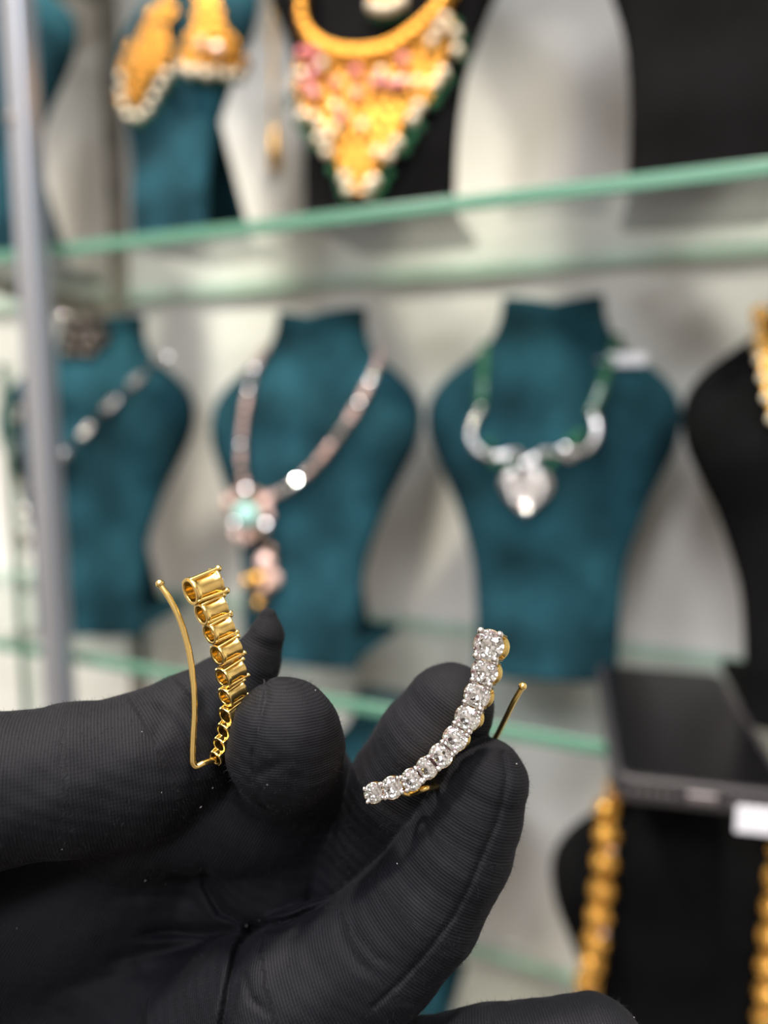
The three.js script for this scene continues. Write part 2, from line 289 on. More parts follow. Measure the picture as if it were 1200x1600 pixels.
// middle bust: line of stones, aqua pendant, blush drop
{
  const b = BUST.L2, o = onBust(b, 398, 780).p, t = thing('aqua_pendant_necklace', 'rose gold stone necklace with large aqua pendant and drop on the second teal bust', 'necklace', o);
  for (const pts of [[[414, 548], [402, 585], [392, 625], [385, 665], [382, 705], [385, 742], [394, 768]], [[596, 545], [588, 575], [573, 612], [553, 648], [530, 682], [505, 715], [478, 742], [448, 764], [418, 778]]]) {
    const w = walk(b, pts, 0.0058, 0.003);
    part('chain', tube(w.pts.map((q) => q.p.clone().sub(o)), 0.0011, 80, 6), M.roseGold, t);
    w.pts.forEach((q) => { const r = 0.0026; bit('setting', settingGeo, M.roseGold, t, q.p, q.n, [r, r, 0.0022]); bit('stone', gemGeo, R0() < 0.5 ? M.glint : M.blushStone, t, q.p.clone().addScaledVector(q.n, 0.0015), q.n, [r, r, r * 0.7]).rotation.z += R0() * 3; });
  }
  const c = onBust(b, 394, 802, 0.005);
  bit('pendant_plate', new THREE.SphereGeometry(1, 20, 12), M.roseGold, t, c.p.clone().addScaledVector(c.n, -0.002), c.n, [0.014, 0.014, 0.003]);
  bit('aqua_stone', new THREE.IcosahedronGeometry(1, 2), M.aqua, t, c.p.clone().addScaledVector(c.n, 0.002), c.n, [0.0115, 0.009, 0.004]);
  for (let i = 0; i < 12; i++) { const a = i / 12 * Math.PI * 2, q = onBust(b, 394 + 31 * Math.cos(a), 802 + 36 * Math.sin(a), 0.006), r = 0.0042 + 0.001 * (i % 2); bit('halo_stone', gemGeo, [M.blushStone, M.glint, M.roseGold, M.blushStone][i % 4], t, q.p, q.n, [r, r, r * 0.7]); }
  for (const [x, y, r, m] of [[428, 858, 0.004, M.roseGold], [421, 878, 0.0075, M.blushStone], [408, 905, 0.006, M.goldSoft], [432, 904, 0.0065, M.blushStone], [418, 922, 0.006, M.roseGold], [410, 942, 0.0045, M.goldSoft], [392, 908, 0.0045, M.goldSoft]]) { const q = onBust(b, x, y, 0.005); bit('drop_stone', gemGeo, m, t, q.p, q.n, [r, r, r * 0.7]); }
}
// third bust: emerald and silver scroll necklace with a heart, paper tag
{
  const b = BUST.L3, o = onBust(b, 822, 740).p, t = thing('heart_pendant_necklace', 'green and silver scroll necklace with white stone heart on the third teal bust', 'necklace', o);
  for (const pts of [[[760, 545], [757, 580], [754, 615], [752, 640]], [[962, 532], [952, 565], [942, 595], [932, 625], [922, 645]]]) {
    const w = walk(b, pts, 0.0055, 0.003);
    part('chain', tube(w.pts.map((q) => q.p.clone().sub(o)), 0.001, 60, 6), M.darkSilver, t);
    w.pts.forEach((q) => { bit('emerald', gemGeo, M.emerald, t, q.p, q.n, [0.0036, 0.0036, 0.0024]); });
  }
  const scroll = [[[754, 640], [742, 660], [738, 682], [748, 702], [768, 712], [790, 712]], [[790, 714], [805, 705], [818, 718], [824, 735]], [[824, 735], [834, 715], [852, 706], [872, 708], [890, 715]], [[882, 700], [898, 706], [916, 702], [928, 684], [930, 662], [922, 644]]];
  scroll.forEach((pts) => { const w = walk(b, pts, 0.0045, 0.003); part('scroll', tube(w.pts.map((q) => q.p.clone().sub(o)), 0.0016, 60, 8), M.silver, t); w.pts.forEach((q, i) => bit('pave_stone', gemGeo, M.glint, t, q.p.clone().addScaledVector(q.n, 0.001), q.n, [0.0024, 0.0024, 0.0016]).rotation.z += i); });
  for (const [x, y] of [[766, 694], [776, 724], [892, 690], [905, 680], [800, 726], [860, 724]]) { const q = onBust(b, x, y, 0.003); bit('emerald', gemGeo, M.emerald, t, q.p, q.n, [0.0034, 0.0034, 0.0022]); }
  const hs = new THREE.Shape(); hs.moveTo(0, -1.05); hs.bezierCurveTo(-0.3, -0.7, -1, -0.3, -1, 0.28); hs.bezierCurveTo(-1, 0.85, -0.25, 0.95, 0, 0.45); hs.bezierCurveTo(0.25, 0.95, 1, 0.85, 1, 0.28); hs.bezierCurveTo(1, -0.3, 0.3, -0.7, 0, -1.05);
  const hq = onBust(b, 822, 764, 0.003);
  bit('heart_plate', new THREE.ExtrudeGeometry(hs, { depth: 0.12, bevelEnabled: true, bevelSize: 0.05, bevelThickness: 0.05, bevelSegments: 2, curveSegments: 16 }), M.silver, t, hq.p, hq.n, 0.0158);
  for (let j = -4; j <= 4; j++) for (let i = -4; i <= 4; i++) { const x = (i + (j & 1) * 0.5) * 0.22, y = j * 0.21; const inside = (y > 0.2 ? Math.hypot(Math.abs(x) - 0.48, y - 0.25) < 0.46 : Math.abs(x) < 0.92 * (y + 1.02) / 1.25); if (!inside || Math.abs(x) > 0.9) continue; const m = bit('heart_stone', gemGeo, M.glint, t, hq.p, hq.n, [0.0021, 0.0021, 0.0014]); m.position.add(V(x * 0.0158, y * 0.0158, 0.0032).applyQuaternion(quatTo(hq.n))); m.rotation.z += i * 1.7 + j; }
  const tq = onBust(b, 974, 571, 0.006), tg = thing('price_tag', 'small white paper tag on the heart necklace chain', 'tag', tq.p);
  part('label_strip', new RoundedBoxGeometry(0.024, 0.008, 0.0009, 2, 0.0004), M.tagPaper, tg); part('tie', tube([V(-0.012, 0, 0), V(-0.016, -0.001, 0), V(-0.019, 0.001, -0.001)], 0.0004, 12, 6), M.tagPaper, tg);
  tg.rotation.y = 14 * Math.PI / 180; tg.rotation.z = 0.02;
}
// black bust at the right: gold necklace entering the frame
{
  const b = BUST.L4, o = onBust(b, 1195, 560).p, t = thing('gold_link_necklace', 'gold necklace with pearls on the black bust at the right edge', 'necklace', o);
  const w = walk(b, [[1188, 490], [1193, 520], [1197, 555], [1203, 590], [1212, 630], [1226, 665], [1250, 690], [1280, 695]], 0.006, 0.004);
  w.pts.forEach((q, i) => { const m = bit('gold_motif', rosetteGeo, M.goldSoft, t, q.p, q.n, 0.0052); m.rotation.z += i; if (i % 2) bit('pearl', sphGeo, M.pearl, t, q.p.clone().add(V(-0.003, -0.005, 0.004)), null, 0.0026); });
}

// upper shelf, teal bust: pair of gold drop earrings hung on the front
function goldDrop(b, label, body, fringe, extras) {
  const c = body[Math.floor(body.length / 2)], o = onBust(b, c[0], c[1]).p, t = thing('gold_drop_earring', label, 'earring', o);
  body.forEach(([x, y, r], i) => { const q = onBust(b, x, y, 0.006); const m = bit('gold_motif', rosetteGeo, M.goldWarm, t, q.p, q.n, r); m.rotation.z += i; });
  fringe.forEach(([x, y], i) => { const q = onBust(b, x, y, 0.006); bit('pearl', sphGeo, M.pearl, t, q.p, null, 0.0033); const g = onBust(b, x + 3, y + 9, 0.004); bit('green_bead', gemGeo, M.emerald, t, g.p, null, 0.0026); });
  (extras || []).forEach(([x, y, r, m]) => { const q = onBust(b, x, y, 0.011); bit('stone', gemGeo, m, t, q.p, q.n, r); });
  return t;
}
{
  const b = BUST.U1, bodyA = [], frA = [];
  for (let i = 0; i < 7; i++) for (let k = -2; k <= 2; k++) { const y = 8 + i * 25, cx = 272 - i * 9.5, hw = [8, 14, 22, 28, 30, 24, 14][i]; if (Math.abs(k) * 14 > hw + 2) continue; bodyA.push([cx + k * 13.5 + (R0() - 0.5) * 4, y + (R0() - 0.5) * 6, 0.0052 + 0.001 * R0()]); }
  for (const p of [[203, 125], [202, 148], [206, 168], [214, 184], [228, 186], [242, 176], [252, 158], [262, 140], [272, 122]]) frA.push(p);
  goldDrop(b, 'long gold filigree drop earring on the upper teal bust', bodyA, frA);
  const bodyB = [], frB = [];
  for (const [x, y, r] of [[322, 6, 0.006], [340, 8, 0.006], [330, 24, 0.0065], [345, 32, 0.005], [318, 34, 0.005]]) bodyB.push([x, y, r]);
  for (let j = 0; j < 4; j++) for (let i = -3; i <= 3; i++) { const y = 54 + j * 15, hw = [18, 30, 38, 42][j]; if (Math.abs(i) * 13 > hw) continue; bodyB.push([334 + i * 13, y + (R0() - 0.5) * 5, 0.0056]); }
  for (let i = 0; i < 8; i++) frB.push([294 + i * 11.5, 116 + (i % 2) * 5 + Math.abs(i - 3.5) * -1.5]);
  goldDrop(b, 'bell shaped gold drop earring with pearl fringe on the upper teal bust', bodyB, frB, [[326, 80, 0.004, M.blushStone], [345, 84, 0.004, M.blushStone]]);
}
// upper shelf, black bust: gold bib necklace
{
  const b = BUST.U2, o = onBust(b, 560, 160).p, t = thing('gold_bib_necklace', 'large gold bib necklace with pearls, pink stones and green beads on black bust', 'necklace', o);
  const coll = [[486, -30], [482, 0], [481, 30], [490, 58], [510, 78], [540, 90], [575, 92], [610, 84], [640, 66], [665, 44], [685, 20], [702, -5], [716, -30]];
  for (const [dy, r] of [[-7, 0.0032], [2, 0.0042], [11, 0.0032]]) { const w = walk(b, coll.map(([x, y]) => [x, y + dy]), r * 1.5, 0.006); w.pts.forEach((q, i) => { const m = bit('collar_bead', i % 2 ? sphGeo : gemGeo, M.goldWarm, t, q.p, q.n, r); m.rotation.z += i; }); }
  const edge = [[462, 150, 0], [472, 168, 0], [486, 188, 0], [496, 206, 0], [508, 226, 0], [520, 246, 0], [534, 262, 0], [546, 284, 0], [552, 302, 0], [566, 308, 0], [580, 304, 0], [590, 288, 0], [600, 268, 0], [612, 250, 0], [624, 232, 0], [634, 214, 0], [646, 196, 0], [656, 178, 0], [668, 160, 0], [678, 142, 0], [690, 124, 0], [702, 106, 0], [710, 88, 0], [708, 60, 0], [700, 36, 0], [458, 130, 0]];
  const poly = [[478, 70], [465, 140], [500, 205], [535, 258], [552, 298], [582, 298], [604, 256], [640, 196], [672, 146], [704, 92], [700, 30], [660, 60], [620, 92], [560, 104], [510, 92]];
  const inside = (x, y) => { let k = false; for (let i = 0, j = poly.length - 1; i < poly.length; j = i++) { const [a, c] = poly[i], [d, e] = poly[j]; if ((c > y) !== (e > y) && x < (d - a) * (y - c) / (e - c) + a) k = !k; } return k; };
  let row = 0;
  for (let y = 40; y < 305; y += 17, row++) for (let x = 455 + (row % 2) * 10; x < 720; x += 20) {
    const jx = x + (R0() - 0.5) * 5, jy = y + (R0() - 0.5) * 5; if (!inside(jx, jy)) continue;
    const q = onBust(b, jx, jy, 0.005), m = bit('gold_motif', rosetteGeo, M.goldWarm, t, q.p, q.n, 0.0046 + 0.0012 * R0()); m.rotation.z += R0() * 3;
    const k = R0(); const st = Math.abs(jy - 160 + 0.25 * Math.abs(jx - 565)) < 14 && Math.abs(jx - 565) < 80 ? k < 0.6 : k < 0.06;
    if (st) bit('pink_stone', gemGeo, M.pinkStone, t, q.p.clone().addScaledVector(q.n, 0.004), q.n, 0.0036); else if (k > 0.86) bit('pearl', sphGeo, M.pearl, t, q.p.clone().addScaledVector(q.n, 0.004), null, 0.003);
  }
  edge.forEach(([x, y], i) => { const q = onBust(b, x, y, 0.007); if (i % 3) bit('pearl', sphGeo, M.pearl, t, q.p, null, 0.0034); const dx = x < 565 ? -9 : 9, g = onBust(b, x + dx, y + 8, 0.004); if (i % 4 !== 1) bit('green_bead', gemGeo, M.emerald, t, g.p, null, 0.0034); });
  const c0 = onBust(b, 605, 5, 0.006).p, c = thing('gold_stud', 'small gold and pearl cluster inside the bib necklace collar', 'earring', c0);
  for (const [x, y] of [[590, -5], [605, -8], [620, -4], [596, 8], [612, 9]]) { const q = onBust(b, x, y, 0.006); bit('gold_motif', rosetteGeo, M.goldWarm, c, q.p, q.n, 0.0052); }
  for (const [x, y] of [[588, 18], [602, 22], [616, 20], [630, 12]]) { const q = onBust(b, x, y, 0.007); bit('pearl', sphGeo, M.pearl, c, q.p, null, 0.0036); const g = onBust(b, x, y + 11, 0.004); bit('green_bead', gemGeo, M.emerald, c, g.p, null, 0.003); }
}
// dim gold pendant hanging on the back panel between the upper busts
{
  const o = onZ(428, 228, ZB + 0.006), t = thing('hanging_pendant', 'slim gold pendant on a chain hanging against the back panel', 'pendant', o);
  part('chain', tube([onZ(424, -60, ZB + 0.004).sub(o), onZ(426, 60, ZB + 0.004).sub(o), onZ(427, 190, ZB + 0.004).sub(o)], 0.0012, 40, 6), M.goldSoft, t);
  part('pendant_drop', new THREE.LatheGeometry([[0, -0.024], [0.005, -0.018], [0.0065, -0.008], [0.004, 0.006], [0.0016, 0.018], [0, 0.02]].map(([r, y]) => new THREE.Vector2(r, y)), 16), M.goldSoft, t);
  part('pin', new THREE.CylinderGeometry(0.001, 0.001, 0.008, 8).rotateX(Math.PI / 2).translate(...onZ(424, -60, ZB + 0.002).sub(o).toArray()), M.silver, t);
}
// lowest shelf: gold bead necklaces
{
  const b = BUST.B2, o = onBust(b, 945, 1400).p, t = thing('gold_bead_necklace', 'necklace of large gold granulated beads on the black bust below the phone', 'necklace', o);
  const beadGeo = (() => { const a = [new THREE.IcosahedronGeometry(0.9, 2)]; for (let i = 0; i < 40; i++) { const y = 1 - 2 * (i + 0.5) / 40, r = Math.sqrt(1 - y * y), ph = i * 2.39996; a.push(new THREE.IcosahedronGeometry(0.2, 1).translate(0.86 * r * Math.cos(ph), 0.86 * y, 0.86 * r * Math.sin(ph))); } a.forEach((g) => g.deleteAttribute('uv')); return mergeGeometries(a); })();
  for (const pts of [[[965, 1232], [958, 1270], [952, 1320], [946, 1370], [940, 1420], [935, 1470], [928, 1520], [922, 1570], [918, 1620]], [[1218, 1262], [1212, 1310], [1207, 1360], [1202, 1410], [1197, 1460], [1193, 1510], [1190, 1560], [1186, 1610]]]) {
    const w = walk(b, pts, 0.0158, 0.008);
    part('cord', tube(w.pts.map((q) => q.p.clone().sub(o)), 0.001, 60, 6), M.goldSoft, t);
    w.pts.forEach((q, i) => { const m = bit('gold_bead', beadGeo, M.goldSoft, t, q.p, q.n, 0.0078); m.rotation.z += i; if (i % 3 === 2) bit('stone', gemGeo, M.blushStone, t, q.p.clone().add(V(0.004, -0.006, 0.006)), null, 0.0022); });
  }
  for (const [x, y, m] of [[1184, 1580, M.emerald], [1196, 1590, M.goldSoft]]) { const q = onBust(b, x, y, 0.016); bit('stone', gemGeo, m, t, q.p, null, 0.005); }
  const tq = onZ(1188, 1283, -0.35), tg = thing('price_tag', 'white paper tag hanging below the phone at the right edge', 'tag', tq);
  part('label_strip', new RoundedBoxGeometry(0.0205, 0.0125, 0.0009, 2, 0.0004), M.tagPaper, tg);
  part('tie', tube([V(0.006, 0.006, 0), V(0.010, 0.02, -0.004), V(0.012, 0.05, -0.010)], 0.0004, 12, 6), M.tagPaper, tg);
  tg.rotation.y = 0.2;
  const b1 = BUST.B1, o1 = onBust(b1, 630, 1590).p, t1 = thing('gold_rosette_necklace', 'gold necklace on the teal bust of the lowest shelf', 'necklace', o1);
  const w1 = walk(b1, [[520, 1400], [545, 1470], [580, 1540], [625, 1590], [660, 1600]], 0.009, 0.005);
  w1.pts.forEach((q) => bit('gold_motif', rosetteGeo, M.goldSoft, t1, q.p, q.n, 0.0065));
}
// phone lying on the middle shelf with one end over the front edge
{
  const y = SHELF.lower + 0.0125, a = onY(948, 1050, y), b = onY(1112, 1050, y), c = onY(972, 1218, y), d = onY(1214, 1212, y);
  const mid = a.clone().add(b).add(c).add(d).multiplyScalar(0.25); mid.y = SHELF.lower;
  const along = c.clone().add(d).sub(a).sub(b).setY(0).normalize();
  const t = thing('phone', 'black smartphone in a dark case lying on the middle shelf', 'phone', mid); t.rotation.y = Math.atan2(along.x, along.z);
  const w = 0.078, l = 0.160, h = 0.0125;
  const rr = (W2, L2, r) => { const s = new THREE.Shape(); s.moveTo(-W2 + r, -L2); s.lineTo(W2 - r, -L2); s.absarc(W2 - r, -L2 + r, r, -Math.PI / 2, 0); s.lineTo(W2, L2 - r); s.absarc(W2 - r, L2 - r, r, 0, Math.PI / 2); s.lineTo(-W2 + r, L2); s.absarc(-W2 + r, L2 - r, r, Math.PI / 2, Math.PI); s.lineTo(-W2, -L2 + r); s.absarc(-W2 + r, -L2 + r, r, Math.PI, 1.5 * Math.PI); return s; };
  part('case', new THREE.ExtrudeGeometry(rr(w / 2 - 0.0015, l / 2 - 0.0015, 0.009), { depth: h - 0.003, bevelEnabled: true, bevelSize: 0.0015, bevelThickness: 0.0015, bevelSegments: 3, curveSegments: 10 }).rotateX(-Math.PI / 2).translate(0, 0.0015, 0), M.phoneCase, t);
  part('screen', new THREE.ExtrudeGeometry(rr(w / 2 - 0.004, l / 2 - 0.004, 0.007), { depth: 0.0006, bevelEnabled: false, curveSegments: 10 }).rotateX(-Math.PI / 2).translate(0, h, 0), M.phoneGlass, t);
  part('charging_port', new RoundedBoxGeometry(0.013, 0.0048, 0.002, 2, 0.0008).translate(0, 0.006, l / 2 - 0.0004), M.port, t);
  for (const s of [-1, 1]) for (let i = 0; i < 5; i++) part('speaker_hole', new THREE.CylinderGeometry(0.0013, 0.0013, 0.002, 10).rotateX(Math.PI / 2).translate(s * (0.013 + i * 0.0042), 0.006, l / 2 - 0.0006), M.port, t);
}

// ---------------------------------------------------------------- the gloved hand: one continuous skin meshed from tapered bones (millimetres)
const mm = (px, py, d, r) => ({ x: (px - W / 2) / FOCAL * d, y: (H / 2 - py) / FOCAL * d, z: d, r });
const CHAINS = {
  thumb: [mm(-330, 1400, 128, 16), mm(-150, 1290, 123, 14), mm(0, 1231, 124, 12.3), mm(120, 1216, 127, 12.6), mm(215, 1198, 130, 12.6), mm(285, 1158, 134, 11.6), mm(345, 1105, 137, 9.2), mm(396, 1036, 138, 5.0), mm(416, 992, 138, 3.2), mm(419, 962, 138, 1.7)],
  index: [mm(300, 1420, 158, 13), mm(420, 1368, 147, 11.2), mm(525, 1325, 158, 10.5), mm(495, 1250, 153, 9.6), mm(452, 1188, 134, 9.7), mm(446, 1168, 124, 9.7), mm(446, 1144, 122.5, 9.0)],
  middle: [mm(330, 1480, 158, 13), mm(480, 1420, 152, 11), mm(575, 1345, 147, 10.6), mm(626, 1232, 139, 10), mm(668, 1160, 136, 9.3), mm(703, 1106, 135, 8.2)],
  ring: [mm(330, 1600, 140, 14), mm(450, 1555, 131, 13), mm(590, 1486, 130, 11.4), mm(655, 1418, 130, 10.7), mm(714, 1326, 130, 9.7), mm(737, 1275, 130, 8.8), mm(757, 1223, 129.5, 7.7)],
  little: [mm(300, 1800, 140, 14), mm(560, 1715, 128, 10), mm(770, 1672, 125, 9.4), mm(930, 1640, 126, 8.4)],
};
const PALM = [[mm(-420, 1850, 152, 25), mm(-120, 1640, 154, 24)], [mm(-120, 1630, 154, 24), mm(260, 1595, 153, 20)], [mm(-120, 1720, 150, 23), mm(300, 1700, 150, 20)], [mm(-240, 1470, 142, 18), mm(110, 1430, 146, 14)], [mm(260, 1550, 151, 17), mm(330, 1480, 156, 13)], [mm(-60, 1400, 146, 14), mm(190, 1350, 150, 12)], [mm(190, 1350, 150, 12), mm(340, 1370, 156, 11)], [mm(220, 1300, 156, 12), mm(420, 1280, 163, 11)], [mm(215, 1262, 138, 11), mm(395, 1262, 142, 9.5)], [mm(395, 1262, 142, 9.5), mm(470, 1300, 150, 10)]];
function capD(p, a, b, out) {           // tapered capsule: distance, keeps position along in out
  const bx = b.x - a.x, by = b.y - a.y, bz = b.z - a.z, px = p[0] - a.x, py = p[1] - a.y, pz = p[2] - a.z;
  const L2 = bx * bx + by * by + bz * bz; let h = (px * bx + py * by + pz * bz) / L2; h = h < 0 ? 0 : h > 1 ? 1 : h;
  const dx = px - bx * h, dy = py - by * h, dz = pz - bz * h; if (out) out.h = h;
  return Math.sqrt(dx * dx + dy * dy + dz * dz) - (a.r + (b.r - a.r) * h);
}
const smin = (a, b, k) => { const h = Math.max(0, k - Math.abs(a - b)) / k; return Math.min(a, b) - h * h * k * 0.25; };
// creases and seams: [pixel path, depth of groove mm, half-width px, nearest depth limit]
const GROOVES = [
  [[[205, 1462], [260, 1456], [320, 1458], [396, 1449]], 1.6, 9, 152],
  [[[396, 1449], [374, 1480], [362, 1530], [352, 1590], [345, 1640]], 2.2, 9, 152],
  [[[318, 1345], [322, 1385], [345, 1425], [395, 1449], [450, 1441], [500, 1420], [545, 1392]], 1.8, 8, 152],
  [[[385, 1475], [378, 1515], [392, 1560], [425, 1592]], 0.7, 7, 140],
  [[[528, 1432], [536, 1470], [560, 1505], [596, 1530]], 0.6, 12, 132],
  [[[545, 1425], [556, 1462], [585, 1495], [615, 1512]], 0.4, 8, 132],
  [[[150, 1505], [230, 1490], [330, 1472]], 0.8, 12, 150],
  [[[40, 1560], [150, 1530], [290, 1500]], 0.5, 16, 150],
  [[[170, 1395], [250, 1400], [330, 1412]], 0.5, 12, 150],
  [[[412, 1060], [416, 1088], [406, 1130], [397, 1180], [396, 1222], [406, 1252], [432, 1276]], 0.45, 5, 126],
  [[[392, 1215], [420, 1200], [452, 1190]], 0.35, 9, 126],
  [[[786, 1178], [792, 1210], [789, 1238], [776, 1285], [757, 1330], [734, 1385], [709, 1432], [670, 1485], [620, 1540], [585, 1572]], 0.5, 5, 134],
  [[[250, 1078], [256, 1120], [240, 1170]], 0.4, 14, 130],
  [[[300, 1040], [322, 1085], [318, 1130]], 0.5, 12, 136],
].map(([p, a, w, z], gi) => ({ p, a, w, z, seam: gi === 9 || gi === 11, open: gi === 1, x0: Math.min(...p.map((q) => q[0])) - 4 * w, x1: Math.max(...p.map((q) => q[0])) + 4 * w, y0: Math.min(...p.map((q) => q[1])) - 4 * w, y1: Math.max(...p.map((q) => q[1])) + 4 * w }));
function segDist(p, x, y) {
  let m = 1e9, u = 0;
  for (let i = 0; i + 1 < p.length; i++) { const [ax, ay] = p[i], bx = p[i + 1][0] - ax, by = p[i + 1][1] - ay; let h = ((x - ax) * bx + (y - ay) * by) / (bx * bx + by * by); h = h < 0 ? 0 : h > 1 ? 1 : h; const dx = x - ax - bx * h, dy = y - ay - by * h, d = dx * dx + dy * dy; if (d < m) { m = d; u = (i + h) / (p.length - 1); } }
  segDist.u = u; return Math.sqrt(m);
}
const chainList = Object.entries(CHAINS);
function chainD(c, p) { let d = 1e9; for (let i = 0; i + 1 < c.length; i++) d = i ? smin(d, capD(p, c[i], c[i + 1]), 1.2) : capD(p, c[i], c[i + 1]); return d; }
function palmD(p) { let d = 1e9; for (let i = 0; i < PALM.length; i++) d = i ? smin(d, capD(p, PALM[i][0], PALM[i][1]), 9) : capD(p, PALM[i][0], PALM[i][1]); return d; }
function hump(p) { return 0.16 * Math.sin(p[0] * 0.45 + 1.7 * Math.sin(p[1] * 0.21)) * Math.sin(p[1] * 0.39 + p[2] * 0.3 + 1.1) + 0.07 * Math.sin(p[0] * 1.1 + p[1] * 0.9) * Math.sin(p[1] * 1.3 - p[2] * 0.8); }
function handBase(p) {
  const dp = palmD(p); let d = 1e9;
  for (const [name, c] of chainList) { const f = smin(dp, chainD(c, p), name === 'thumb' ? 4 : 5); d = d > 1e8 ? f : smin(d, f, 0.7); }
  return d;
}
function handD(p) {
  let d = handBase(p);
  if (d > -3 && d < 3) {
    d += hump(p);
    const x = W / 2 + p[0] / p[2] * FOCAL, y = H / 2 - p[1] / p[2] * FOCAL;
    for (const g of GROOVES) if (p[2] < g.z && x > g.x0 && x < g.x1 && y > g.y0 && y < g.y1) { const s = segDist(g.p, x, y) / g.w; const e = g.seam ? 1 : Math.min(1, 4 * Math.min(segDist.u, 1 - segDist.u) + (g.open ? 1 : 0)); d += g.a * e * Math.exp(-s * s); }
  }
  return d;
}
// surface nets over a sparse grid
function surfaceNets(fn, lo, hi, cell, block = 8) {
  const n = [0, 1, 2].map((k) => Math.ceil((hi[k] - lo[k]) / cell / block) * block + 1);
  const sx = 1, sy = n[0], sz = n[0] * n[1], val = new Float32Array(n[0] * n[1] * n[2]).fill(9), p = [0, 0, 0];
  const reach = block * cell * 0.9 + 4;
  const live = [];
  for (let bz = 0; bz < n[2] - 1; bz += block) for (let by = 0; by < n[1] - 1; by += block) for (let bx = 0; bx < n[0] - 1; bx += block) {
    p[0] = lo[0] + (bx + block / 2) * cell; p[1] = lo[1] + (by + block / 2) * cell; p[2] = lo[2] + (bz + block / 2) * cell;
    const d = handBase(p); if (Math.abs(d) > reach) { if (d < 0) for (let z = bz; z <= bz + block; z++) for (let y = by; y <= by + block; y++) for (let x = bx; x <= bx + block; x++) { const i = x + y * sy + z * sz; if (val[i] === 9) val[i] = -9; } continue; }
    live.push([bx, by, bz]);
  }
  const done = new Uint8Array(val.length);
  for (const [bx, by, bz] of live) for (let z = bz; z <= bz + block; z++) for (let y = by; y <= by + block; y++) for (let x = bx; x <= bx + block; x++) {
    const i = x + y * sy + z * sz; if (done[i]) continue; done[i] = 1; p[0] = lo[0] + x * cell; p[1] = lo[1] + y * cell; p[2] = lo[2] + z * cell; val[i] = fn(p);
  }
  const id = new Int32Array(val.length).fill(-1), pos = [], tri = [];
  const corner = [0, sx, sy, sx + sy, sz, sx + sz, sy + sz, sx + sy + sz];
  const edges = [[0, 1], [2, 3], [4, 5], [6, 7], [0, 2], [1, 3], [4, 6], [5, 7], [0, 4], [1, 5], [2, 6], [3, 7]];
  for (const [bx, by, bz] of live) for (let z = bz; z < bz + block; z++) for (let y = by; y < by + block; y++) for (let x = bx; x < bx + block; x++) {
    const i = x + y * sy + z * sz; let m = 0; for (let k = 0; k < 8; k++) if (val[i + corner[k]] < 0) m |= 1 << k;
    if (m === 0 || m === 255) continue;
    let cx = 0, cy = 0, cz = 0, c = 0;
    for (const [a, b] of edges) { const va = val[i + corner[a]], vb = val[i + corner[b]]; if ((va < 0) === (vb < 0)) continue; const t = va / (va - vb); cx += (a & 1) + ((b & 1) - (a & 1)) * t; cy += ((a >> 1) & 1) + (((b >> 1) & 1) - ((a >> 1) & 1)) * t; cz += ((a >> 2) & 1) + (((b >> 2) & 1) - ((a >> 2) & 1)) * t; c++; }
    id[i] = pos.length / 3; pos.push(lo[0] + (x + cx / c) * cell, lo[1] + (y + cy / c) * cell, lo[2] + (z + cz / c) * cell);
  }
  const quad = (a, b, c, d, flip) => { if (a < 0 || b < 0 || c < 0 || d < 0) return; flip ? tri.push(a, c, b, a, d, c) : tri.push(a, b, c, a, c, d); };
  for (const [bx, by, bz] of live) for (let z = bz; z < bz + block; z++) for (let y = by; y < by + block; y++) for (let x = bx; x < bx + block; x++) {
    const i = x + y * sy + z * sz, v = val[i] < 0;
    if (y && z && (val[i + sx] < 0) !== v) quad(id[i - sy - sz], id[i - sz], id[i], id[i - sy], v);
    if (x && z && (val[i + sy] < 0) !== v) quad(id[i - sx - sz], id[i - sx], id[i], id[i - sz], !v ? false : true) ;
    if (x && y && (val[i + sz] < 0) !== v) quad(id[i - sx - sy], id[i - sy], id[i], id[i - sx], v);
  }
  return { pos, tri };
}
const handMesh = surfaceNets(handD, [-140, -150, 100], [55, -8, 176], 0.62);
